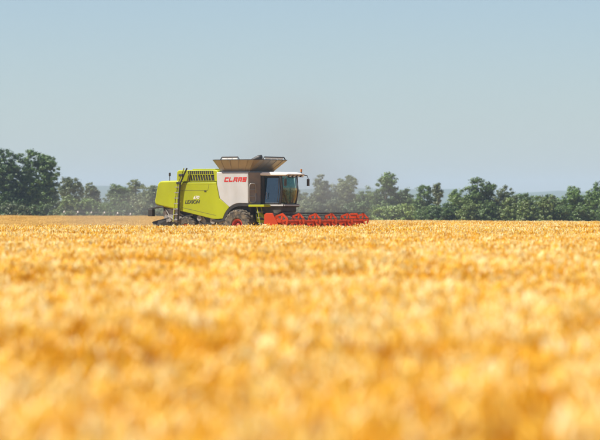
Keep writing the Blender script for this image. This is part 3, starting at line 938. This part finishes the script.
def make_tree(px, ytop, wpx, d, mat, label, cat='tree', group=None, seed=0, low=0.12, shape=1.0, dens=1.0, name=None, sink=0.3, leaf=0.2):
    """a tree whose crown is wpx wide and reaches up to photo row ytop when seen at distance d"""
    r = np.random.default_rng(seed + 1000)
    x = PX(px, d)
    gz = TZ(x, d) - sink
    top = CAM_Z + (212.0 - ytop) / FPX * d
    H = top - gz
    rx = wpx / 2 / FPX * d * 1.12
    nm = name or ('tree' if cat == 'tree' else 'bush')
    root = bpy.data.objects.new(nm, None)
    COL.objects.link(root)
    root.location = (x, d, gz)
    setp(root, label, cat, group)
    # small twig tufts spread through a lumpy crown
    z0 = H * low
    hh = H - z0
    lobes = []
    nl = int(r.integers(4, 8))
    for _ in range(nl):
        a = r.uniform(0, 2 * np.pi)
        q = r.uniform(.35, .62)
        fz = r.uniform(.25, .78)
        lobes.append((math.cos(a) * rx * q, math.sin(a) * rx * q, z0 + hh * fz, rx * r.uniform(.34, .52), hh * r.uniform(.14, .24)))
    lobes.append((r.uniform(-.25, .25) * rx, 0, z0 + hh * .80, rx * .42 * shape, hh * .20))
    lobes.append((0, 0, z0 + hh * .45, rx * .72, hh * .38))
    if low < .2:
        lobes.append((0, 0, z0 + hh * .18, rx * .92, hh * .22))
        lobes.append((r.uniform(-.3, .3) * rx, 0, z0 + hh * .12, rx * .95, hh * .16))
    vol = np.array([l[3] ** 2 * l[4] for l in lobes]); vol = vol ** .62; vol /= vol.sum()
    area = rx * hh
    ncl = int((60 + 15 * area) * dens)
    cen = np.zeros((ncl, 3)); rad = np.zeros(ncl)
    pick = r.choice(len(lobes), ncl, p=vol)
    for i in range(ncl):
        lx, ly, lz, lr, lh = lobes[pick[i]]
        u = r.normal(0, 1, 3); u /= np.linalg.norm(u)
        q = r.uniform(.2, 1.0) ** .45 * r.uniform(.9, 1.12)
        cen[i] = (lx + u[0] * lr * q, ly + u[1] * lr * q, max(.15, lz + u[2] * lh * q))
        rad[i] = r.uniform(.20, .46) * (0.62 + rx / 9)
    zmax = np.percentile(cen[:, 2] + rad * .7, 99)
    cen[:, 2] *= (H / zmax)
    Cs = []; Ns = []
    for c, rr in zip(cen, rad):
        k = int(30 * (rr / 0.35) ** 1.3 * (0.18 / leaf)) + 8
        u = r.normal(0, .52, (k, 3))
        Cs.append(c + u * rr * np.array([1.2, 1.2, .8])); Ns.append(u * 1.2 + np.array([0, 0, .35]))
    C = np.concatenate(Cs); Nn = np.concatenate(Ns)
    keep = C[:, 2] > 0.05
    quads_mesh('crown', leaf_quads(C[keep], Nn[keep], leaf, r), mat, root)
    # trunk and limbs
    g = G()
    tr = 0.035 * H ** .8 + 0.04
    th = H * .55
    g.tube([(0, 0, -0.2), (r.uniform(-.1, .1), 0, th * .4), (r.uniform(-.25, .25), r.uniform(-.2, .2), th), (0, 0, H * .8)], tr, 8, tr * .2)
    order = r.permutation(len(cen))[:min(len(cen), 12)]
    for k in order:
        c = cen[k]
        zb = min(c[2] * .55, th * .8)
        g.tube([(0, 0, zb), (c[0] * .5, -c[1] * .5, zb + (c[2] - zb) * .65), (c[0], -c[1], c[2])], tr * .35, 5, tr * .08)
    g.build('trunk', 'bark', root, smooth=True)
    return root


DL, DR = 566.0, 540.0
TG = 'trees along the far field edge'
tree_specs = [
    # px, ytop, width, dist, material, label
    (-22, 157, 46, DL + 6, 'leaf_dark', 'big dark green tree cut off by the left edge', dict(low=.10)),
    (8, 152, 44, DL, 'leaf_dark', 'big dark green tree with broad crown, tallest at the far left', dict(low=.10)),
    (37, 152, 46, DL + 3, 'leaf_dark', 'big dark green tree with rounded right shoulder, right of the tallest one', dict(low=.12)),
    (70, 178, 28, DL + 40, 'leaf_grey', 'hazy grey-green tree just right of the big dark trees', {}),
    (92, 183, 19, DL + 45, 'leaf_grey', 'small round-headed hazy tree with gaps beneath its crown', dict(low=.3, dens=.8)),
    (114, 185, 34, DL + 30, 'leaf_mid', 'low broad dusty tree midway between big trees and harvester', {}),
    (136, 180, 24, DL + 60, 'leaf_grey', 'hazy tree with a raised tip near the back of the harvester', {}),
    (152, 186, 26, DL + 50, 'leaf_grey', 'hazy tree partly hidden by the lime rear hood', {}),
    (178, 190, 34, DL + 40, 'leaf_grey', 'hazy tree almost wholly behind the harvester body', {}),
    (206, 186, 36, DL + 45, 'leaf_grey', 'dusty tree behind the engine hood of the harvester', {}),
    (232, 187, 36, DL + 40, 'leaf_grey', 'dusty tree behind the white tank panel of the harvester', {}),
    (258, 187, 36, DR + 50, 'leaf_grey', 'dusty tree behind the grey corner panel next to the cab', {}),
    (280, 187, 34, DR + 45, 'leaf_mid', 'dusty tree seen through the green windscreen', {}),
    (300, 190, 30, DR + 40, 'leaf_grey', 'dusty tree behind the right-hand edge of the cab', {}),
    (322, 178, 27, DR + 30, 'leaf_grey', 'dusty grey tree just right of the cab', {}),
    (346, 177, 28, DR + 45, 'leaf_grey', 'dusty upright tree with flat bushy head above the header', dict(shape=1.4)),
    (366, 191, 26, DR + 30, 'leaf_mid', 'lower dark tree left of the tall middle tree', {}),
    (386, 174, 40, DR + 5, 'leaf_mid', 'tall tree with leaning top right of the header', dict(shape=.9)),
    (406, 190, 28, DR + 25, 'leaf_mid', 'dark rounded tree on the right flank of the tall middle tree', {}),
    (424, 186, 30, DR + 10, 'leaf_dark', 'dark dome-shaped tree before the gap in the tree line', {}),
    (438, 183, 12, DR + 60, 'leaf_grey', 'slim pale tree standing above the gap in the tree line', dict(dens=.6, low=.35)),
    (460, 187, 26, DR + 20, 'leaf_mid', 'tree with uneven crown left of the pointed right-hand tree', {}),
    (481, 177, 31, DR + 20, 'leaf_mid', 'tallest right-hand tree with a small tuft on top', dict(shape=1.1)),
    (503, 186, 28, DR + 20, 'leaf_grey', 'grey-green tree right of the tufted tall tree', {}),
    (527, 192, 26, DR + 15, 'leaf_mid', 'medium tree in the middle of the right-hand hedge', {}),
    (548, 193, 28, DR + 18, 'leaf_mid', 'wide low tree left of the twin tops at the right', {}),
    (573, 186, 30, DR + 15, 'leaf_dark', 'dark tree with twin tops near the right edge', {}),
    (600, 183, 26, DR + 10, 'leaf_dark', 'dark tree cut off by the right edge', {}),
    (626, 188, 30, DR + 10, 'leaf_dark', 'dark tree beyond the right edge of the view', {}),
    (82, 194, 44, DL + 75, 'leaf_grey', 'low hazy tree filling the gap behind the small round-headed tree', {}),
    (126, 191, 44, DL + 80, 'leaf_grey', 'low hazy tree in the back row left of the harvester', {}),
    (160, 193, 44, DL + 75, 'leaf_grey', 'low hazy back-row tree above the harvester rear hood', {}),
    (334, 192, 50, DR + 80, 'leaf_grey', 'low hazy tree in the back row between the two dusty trees', {}),
    (402, 194, 46, DR + 75, 'leaf_mid', 'low back-row tree between the tall middle tree and the dome', {}),
    (472, 194, 46, DR + 70, 'leaf_grey', 'low back-row tree left of the tufted tall tree', {}),
    (516, 193, 50, DR + 70, 'leaf_mid', 'low back-row tree in the right-hand hedge', {}),
    (556, 195, 50, DR + 75, 'leaf_grey', 'low back-row tree left of the twin-topped tree', {}),
    (590, 193, 40, DR + 70, 'leaf_mid', 'low back-row tree between the twin tops and the right edge', {}),
]
for i, (px, yt, w, d, m_, lab, kw) in enumerate(tree_specs):
    big = (px < 50)
    if px > 455: yt += 2
    make_tree(px, yt, w, d, m_, lab, 'tree', TG, seed=i * 13 + 5, leaf=0.16 if big else 0.135, **kw)
BG = 'bushes in front of the far trees'
bush_specs = [
    (-8, 203, 30, DL - 10, 'leaf_mid', 'low scrub under the big dark trees at the left edge'),
    (16, 203, 30, DL - 11, 'leaf_grey', 'brownish low scrub beneath the tallest dark tree'),
    (42, 204, 28, DL - 11, 'leaf_mid', 'pale green low bush beneath the right big dark tree'),
    (66, 196, 32, DL - 10, 'leaf_light', 'bright green bush at the foot of the hazy trees'),
    (92, 199, 30, DL - 9, 'leaf_mid', 'dusty bush behind the white-capped posts'),
    (118, 199, 32, DL - 8, 'leaf_mid', 'dusty broad bush right of the white-capped posts'),
    (143, 200, 30, DL - 8, 'leaf_grey', 'dusty bush next to the rear lamp bracket of the harvester'),
    (168, 203, 30, DL - 8, 'leaf_grey', 'bush behind the rear wheel of the harvester'),
    (305, 200, 34, DR - 5, 'leaf_grey', 'dusty bush right behind the cab and header'),
    (330, 200, 34, DR - 5, 'leaf_grey', 'dusty bush over the middle of the header'),
    (355, 202, 32, DR - 5, 'leaf_mid', 'dark bush over the right end of the header'),
    (384, 206, 28, DR - 34, 'leaf_bright', 'bright green low bush just right of the header tip'),
    (403, 204, 28, DR - 34, 'leaf_bright', 'bright green rounded bush, the second right of the header'),
    (425, 206, 26, DR - 14, 'leaf_mid', 'dark bush under the dome-shaped tree'),
    (442, 203, 34, DR - 16, 'leaf_mid', 'rounded bush filling the gap in the tree line'),
    (468, 200, 26, DR - 17, 'leaf_light', 'light green bush below the uneven-crowned tree'),
    (488, 202, 26, DR - 17, 'leaf_mid', 'bush below the tufted tall tree'),
    (508, 198, 24, DR - 17, 'leaf_light', 'upright light green bush in the right-hand hedge'),
    (526, 200, 22, DR - 18, 'leaf_light', 'narrow light green bush in the right-hand hedge'),
    (543, 197, 24, DR - 18, 'leaf_light', 'tall light green bush below the wide low tree'),
    (562, 201, 24, DR - 17, 'leaf_mid', 'bush below the left half of the twin-topped tree'),
    (582, 203, 26, DR - 17, 'leaf_mid', 'dark bush below the right half of the twin-topped tree'),
    (604, 204, 26, DR - 16, 'leaf_mid', 'bush at the right edge of the view'),
]
for i, (px, yt, w, d, m_, lab) in enumerate(bush_specs):
    make_tree(px, yt, w, d, m_, lab, 'bush', BG, seed=i * 17 + 301, low=.02, dens=.9, leaf=0.135, sink=0.1)

# ------------------------------------------------------------------ fence of slanted posts with white caps
fd = DL - 16
fx0 = PX(97, fd)
fence = bpy.data.objects.new('fence', None)
COL.objects.link(fence)
fence.location = (fx0, fd, TZ(fx0, fd))
setp(fence, 'row of thin slanted posts with white caps along the left field edge', 'fence')
tops = []
for px, py in ((64.4, 211.5), (78, 211.9), (91.5, 212.4), (104.6, 212.4), (117.8, 213.0), (130.6, 213.9)):
    x = PX(px, fd); z = CAM_Z + (212 - py) / FPX * fd
    gz = TZ(x, fd)
    a = Vector((x - 0.7 - fx0, 0, gz - TZ(fx0, fd) - 0.05)); b = Vector((x - fx0, 0, z - TZ(fx0, fd)))
    g = G(); g.tube([a, b], 0.04, 6)
    po = g.build('post', 'post', fence)
    g = G(); g.tube([b - Vector((0, 0, .12)), b - Vector((0, 0, .07)), b + Vector((0, 0, .10)), b + Vector((0, 0, .14))], 0.13, 10, 0.09)
    g.build('cap', 'cap', po)
    tops.append(b)
G().tube([t + Vector((0, 0, 0.02)) for t in tops], 0.012, 5).build('wire', 'wire', fence)


# ------------------------------------------------------------------ wheat
def wheat_patch(name, size, count, seed, detail=True):
    """one clump of standing ripe wheat: stalks, dry leaves, nodding ears with awns"""
    r = np.random.default_rng(seed)
    V = []; F = []; Mi = []; T = []
    ph = r.uniform(0, 6.28, 6); kk = r.uniform(4, 14, 6); ka = r.uniform(0, 6.28, 6)
    def field(x, y):
        return sum(math.sin(kk[i] * (x * math.cos(ka[i]) + y * math.sin(ka[i])) + ph[i]) for i in range(6)) / 2.45

    def add(vs, fs, mi):
        b = len(V)
        V.extend(vs); T.extend([tone] * len(vs)); F.extend(tuple(b + k for k in f) for f in fs); Mi.extend([mi] * len(fs))
    for _ in range(count):
        x, y = r.uniform(-size / 2, size / 2, 2)
        fl = field(x, y)
        h = r.normal(0.735, 0.04) + 0.06 * fl
        tone = float(np.clip(0.30 + 0.30 * fl + r.normal(0, .20), 0, 1))  # raised clumps paler, hollows deeper: light and shade of the crop put into colour
        az = 2.2 * field(x * .6 + .3, y * .6) + r.normal(0, .7)
        lean = abs(r.normal(0, 0.07))
        d = np.array([math.cos(az), math.sin(az), 0])
        sidev = np.array([-math.sin(az), math.cos(az), 0])
        base = np.array([x, y, 0.0 if detail else h * .45])
        tip = np.array([x, y, h]) + d * lean
        # stalk: a thin three-sided blade
        w = 0.0028 if detail else 0.005
        add([base + sidev * w, base - sidev * w, base + d * w, tip + sidev * w, tip - sidev * w, tip + d * w],
            [(0, 1, 4, 3), (1, 2, 5, 4), (2, 0, 3, 5)], 1)
        # ear: spindle bending over
        nod = r.uniform(0.15, 1.25)
        L = r.uniform(0.075, 0.11)
        W = r.uniform(0.010, 0.0150) * (1.0 if detail else 1.7)
        nseg = 4 if detail else 2
        p = tip.copy(); ang = nod * 0.4
        ring = []
        n_side = 5 if detail else 3
        prof = [0.5, 1.0, 0.95, 0.7, 0.15] if detail else [0.6, 1.0, 0.2]
        for k in range(nseg + 1):
            dirv = d * math.sin(ang) + np.array([0, 0, math.cos(ang)])
            up = -d * math.cos(ang) + np.array([0, 0, math.sin(ang)])
            for q in range(n_side):
                a = 2 * np.pi * q / n_side + k * .4
                ring.append(p + (sidev * math.cos(a) + up * math.sin(a) * .75) * W * prof[k])
            p = p + dirv * L / nseg
            ang += nod * 0.6 / nseg * 1.6
        fs = []
        for k in range(nseg):
            for q in range(n_side):
                fs.append((k * n_side + q, k * n_side + (q + 1) % n_side, (k + 1) * n_side + (q + 1) % n_side, (k + 1) * n_side + q))
        add(ring, fs, 0)
        if detail:
            for k in range(7):     # awns
                q = ring[(k % 4 + 1) * n_side + k % n_side]
                e = q + dirv * r.uniform(.03, .07) + sidev * r.uniform(-.025, .025) + np.array([0, 0, r.uniform(0, .03)])
                add([q, q + sidev * .0016, e], [(0, 1, 2)], 0)
            if r.random() < .75:   # dry flag leaf
                hz = h * r.uniform(.6, .88); az2 = r.uniform(0, 2 * np.pi)
                dd = np.array([math.cos(az2), math.sin(az2), 0]); ss = np.array([-dd[1], dd[0], 0]) * r.uniform(.003, .006)
                p0 = np.array([x, y, hz]) + d * lean * .8; Ll = r.uniform(.08, .2)
                p1 = p0 + dd * Ll * .5 + np.array([0, 0, Ll * .35]); p2 = p0 + dd * Ll + np.array([0, 0, -Ll * r.uniform(.0, .5)])
                add([p0 - ss * .6, p0 + ss * .6, p1 + ss, p1 - ss, p2], [(0, 1, 2, 3), (3, 2, 4)], 1)
    me = bpy.data.meshes.new(name)
    me.from_pydata([tuple(v) for v in V], [], F)
    at = me.attributes.new('tone', 'FLOAT', 'POINT'); at.data.foreach_set('value', T)
    me.materials.append(M['ear']); me.materials.append(M['straw'])
    me.polygons.foreach_set('material_index', Mi)
    me.polygons.foreach_set('use_smooth', [True] * len(F))
    return bpy.data.objects.new(name, me)


def stubble_patch(name, size, count, seed):
    r = np.random.default_rng(seed)
    V = []; F = []
    for _ in range(count):
        x, y = r.uniform(-size / 2, size / 2, 2)
        if r.random() < .6:
            y = round(y / .25) * .25 + r.normal(0, .03)
        h = r.uniform(.08, .18); w = .006
        a = r.uniform(0, np.pi); c, s = math.cos(a) * w, math.sin(a) * w
        lx, ly = r.normal(0, .03, 2)
        b = len(V)
        V += [(x - c, y - s, 0), (x + c, y + s, 0), (x + c + lx, y + s + ly, h), (x - c + lx, y - s + ly, h)]
        F.append((b, b + 1, b + 2, b + 3))
    for _ in range(count // 2):          # lying straw
        x, y = r.uniform(-size / 2, size / 2, 2); a = r.uniform(0, np.pi); L = r.uniform(.08, .25)
        z = r.uniform(.02, .12)
        b = len(V)
        V += [(x, y, z), (x + .008 * math.sin(a), y - .008 * math.cos(a), z + .006), (x + L * math.cos(a), y + L * math.sin(a), z + r.uniform(-.02, .04)), (x + L * math.cos(a), y + L * math.sin(a), z + .03)]
        F.append((b, b + 1, b + 2, b + 3))
    me = bpy.data.meshes.new(name)
    me.from_pydata(V, [], F)
    at = me.attributes.new('tone', 'FLOAT', 'POINT'); at.data.foreach_set('value', np.repeat(r.uniform(.2, .9, len(V) // 4), 4))
    me.materials.append(M['stubble'])
    return bpy.data.objects.new(name, me)


def scatter(name, pts, rot, scl, idx, sources, label, cat):
    srcc = bpy.data.collections.new(name + '_sources')
    for i, s in enumerate(sources):
        s.name = '%s_%02d' % (name, i)
        srcc.objects.link(s)
    n = len(pts)
    me = bpy.data.meshes.new(name)
    me.from_pydata([tuple(p) for p in pts], [], [])
    for an, ty, da in (('rot', 'FLOAT', rot), ('scl', 'FLOAT', scl), ('idx', 'INT', idx)):
        at = me.attributes.new(an, ty, 'POINT'); at.data.foreach_set('value', da)
    o = bpy.data.objects.new(name, me)
    COL.objects.link(o)
    ng = bpy.data.node_groups.new(name + '_nodes', 'GeometryNodeTree')
    ng.interface.new_socket('Geometry', in_out='INPUT', socket_type='NodeSocketGeometry')
    ng.interface.new_socket('Geometry', in_out='OUTPUT', socket_type='NodeSocketGeometry')
    N = ng.nodes; L = ng.links
    gi = N.new('NodeGroupInput'); go = N.new('NodeGroupOutput')
    mp = N.new('GeometryNodeMeshToPoints')
    ci = N.new('GeometryNodeCollectionInfo')
    ci.inputs['Collection'].default_value = srcc
    ci.inputs['Separate Children'].default_value = True
    ci.inputs['Reset Children'].default_value = True
    iop = N.new('GeometryNodeInstanceOnPoints')
    iop.inputs['Pick Instance'].default_value = True

    def attr(a, ty):
        x = N.new('GeometryNodeInputNamedAttribute'); x.data_type = ty
        x.inputs['Name'].default_value = a
        return x.outputs['Attribute']
    cx = N.new('ShaderNodeCombineXYZ')
    L.new(attr('rot', 'FLOAT'), cx.inputs['Z'])
    cs = N.new('ShaderNodeCombineXYZ')
    sa = attr('scl', 'FLOAT')
    cs.inputs['X'].default_value = 1; cs.inputs['Y'].default_value = 1
    L.new(sa, cs.inputs['Z'])
    L.new(gi.outputs[0], mp.inputs[0])
    L.new(mp.outputs[0], iop.inputs['Points'])
    L.new(ci.outputs[0], iop.inputs['Instance'])
    L.new(attr('idx', 'INT'), iop.inputs['Instance Index'])
    L.new(cx.outputs[0], iop.inputs['Rotation'])
    L.new(cs.outputs[0], iop.inputs['Scale'])
    L.new(iop.outputs[0], go.inputs[0])
    md = o.modifiers.new('scatter', 'NODES'); md.node_group = ng
    setp(o, label, cat, kind='stuff')
    return o


def half_width(d):
    return 0.0905 * d * 1.2 + 9.0


def is_cut(x, y):
    u, v = uv_of(x, y)
    if x > 5.2 + (y - 200) * 0.02 and (u > 5.1 or y > 215):
        return False
    return (v < 4.75) and (u < 5.1 or x < 4.0)


def grid(d0, d1, step):
    out = []
    d = d0
    while d < d1:
        hw = half_width(d)
        k = -hw
        while k < hw:
            out.append((k, d)); k += step
        d += step
    P = np.array(out)
    return P + rng.uniform(-.25, .25, P.shape) * step


near = grid(7.0, 120.0, 1.0)
mid = grid(120.0, 556.0, 2.0)
near_keep = np.array([not is_cut(*p) for p in near])
near = near[near_keep]
wave = lambda x, y: 1 + 0.05 * np.sin(x * .9 + y * .35) + 0.05 * np.sin(x * .27 - y * .5 + 2) + 0.04 * np.sin(x * .12 + y * .23 + 1)
srcs = [wheat_patch('wheat', 1.25, 310, 50 + i) for i in range(6)]
scatter('wheat_crop', np.column_stack([near, terrain(near[:, 0], near[:, 1])]), rng.uniform(0, 6.283, len(near)),
        wave(near[:, 0], near[:, 1]) * rng.normal(1, .03, len(near)), rng.integers(0, len(srcs), len(near)), srcs,
        'ripe golden wheat standing across the whole foreground', 'wheat')
# far half of the field: denser grid round the machine so the cut edge is clean
cutm = np.array([is_cut(*p) for p in mid])
up_ = mid[~cutm]
close = np.array([abs(uv_of(*p)[1]) < 9 and -15 < uv_of(*p)[0] < 16 for p in up_])
edge = np.array([(p[0] - CX) ** 2 + (p[1] - CY) ** 2 < 30 ** 2 for p in up_])
fsrc = [wheat_patch('wheat_far', 2.5, 620, 90 + i, False) for i in range(5)]
far_pts = up_
scatter('wheat_crop_beyond', np.column_stack([far_pts, terrain(far_pts[:, 0], far_pts[:, 1])]), rng.uniform(0, 6.283, len(far_pts)),
        wave(far_pts[:, 0], far_pts[:, 1]) * rng.normal(1, .03, len(far_pts)), rng.integers(0, len(fsrc), len(far_pts)), fsrc,
        'ripe golden wheat around and beyond the harvester', 'wheat')
stb = mid[cutm]
ssrc = [stubble_patch('stub', 2.4, 420, 130 + i) for i in range(3)]
scatter('stubble', np.column_stack([stb, terrain(stb[:, 0], stb[:, 1])]), np.zeros(len(stb)) + math.pi / 2 - TH,
        np.where(np.mod(np.array([uv_of(*p)[1] for p in stb]), 9.2) < 3.4, 1.7, 0.8) * rng.normal(1, .15, len(stb)), rng.integers(0, len(ssrc), len(stb)), ssrc,
        'pale cut stubble behind the harvester on the left', 'stubble')


# ------------------------------------------------------------------ dust and haze
def volume_mat(name, col, dens, noise=None, aniso=0.2):
    m = bpy.data.materials.new(name); m.use_nodes = True
    n = m.node_tree.nodes; l = m.node_tree.links
    n.remove(n['Principled BSDF'])
    pv = n.new('ShaderNodeVolumePrincipled')
    pv.inputs['Color'].default_value = (*col, 1)
    pv.inputs['Density Attribute'].default_value = ''
    pv.inputs['Density'].default_value = dens
    pv.inputs['Anisotropy'].default_value = aniso
    l.new(pv.outputs[0], n['Material Output'].inputs['Volume'])
    if noise:
        tc = n.new('ShaderNodeTexCoord')
        ln = n.new('ShaderNodeVectorMath'); ln.operation = 'LENGTH'
        l.new(tc.outputs['Object'], ln.inputs[0])
        mr = n.new('ShaderNodeMapRange'); mr.interpolation_type = 'SMOOTHSTEP'
        mr.inputs['From Min'].default_value = 0.15; mr.inputs['From Max'].default_value = 0.98
        mr.inputs['To Min'].default_value = 1; mr.inputs['To Max'].default_value = 0
        l.new(ln.outputs['Value'], mr.inputs['Value'])
        no = n.new('ShaderNodeTexNoise'); no.inputs['Scale'].default_value = noise; no.inputs['Detail'].default_value = 3
        l.new(tc.outputs['Object'], no.inputs['Vector'])
        nr = n.new('ShaderNodeMapRange'); nr.inputs['From Min'].default_value = .35; nr.inputs['From Max'].default_value = .7
        nr.inputs['To Min'].default_value = .3
        l.new(no.outputs['Fac'], nr.inputs['Value'])
        mu = n.new('ShaderNodeMath'); mu.operation = 'MULTIPLY'
        l.new(mr.outputs[0], mu.inputs[0]); l.new(nr.outputs[0], mu.inputs[1])
        m2 = n.new('ShaderNodeMath'); m2.operation = 'MULTIPLY'; m2.inputs[1].default_value = dens
        l.new(mu.outputs[0], m2.inputs[0]); l.new(m2.outputs[0], pv.inputs['Density'])
    return m


def ico(name, sub):
    bm = bmesh.new(); bmesh.ops.create_icosphere(bm, subdivisions=sub, radius=1.0)
    me = bpy.data.meshes.new(name); bm.to_mesh(me); bm.free()
    return me


dust_m = volume_mat('dust_air', (0.62, 0.58, 0.54), 0.055, noise=1.6)
plume_m = volume_mat('dust_plume', (0.60, 0.57, 0.54), 0.08, noise=1.3)
for loc, scl, lab in (((1.5, 214, 2.6), (8.5, 9, 3.6), 'grey dust hanging behind the cab and header'),
                      ((-11.5, 211, 1.8), (6.5, 8, 2.8), 'grey dust drifting behind the rear of the harvester'),
                      ((-0.8, 216, 5.6), (6.5, 6, 5.4), 'faint dust plume rising above the grain tank')):
    o = bpy.data.objects.new('dust_cloud', ico('dust_cloud', 3))
    o.data.materials.append(plume_m if 'plume' in lab else dust_m)
    COL.objects.link(o)
    o.location = loc; o.scale = scl
    setp(o, lab, 'dust', kind='stuff')

haze_m = volume_mat('haze_air', (0.62, 0.79, 0.98), 1.15e-4, None, 0.0)
g = G(); g.box(-8300, 8300, -8800, 6300, -4.0, 85.0)
haze = g.build('haze', haze_m)
setp(haze, 'thin blue summer haze over the fields', 'haze', kind='stuff')
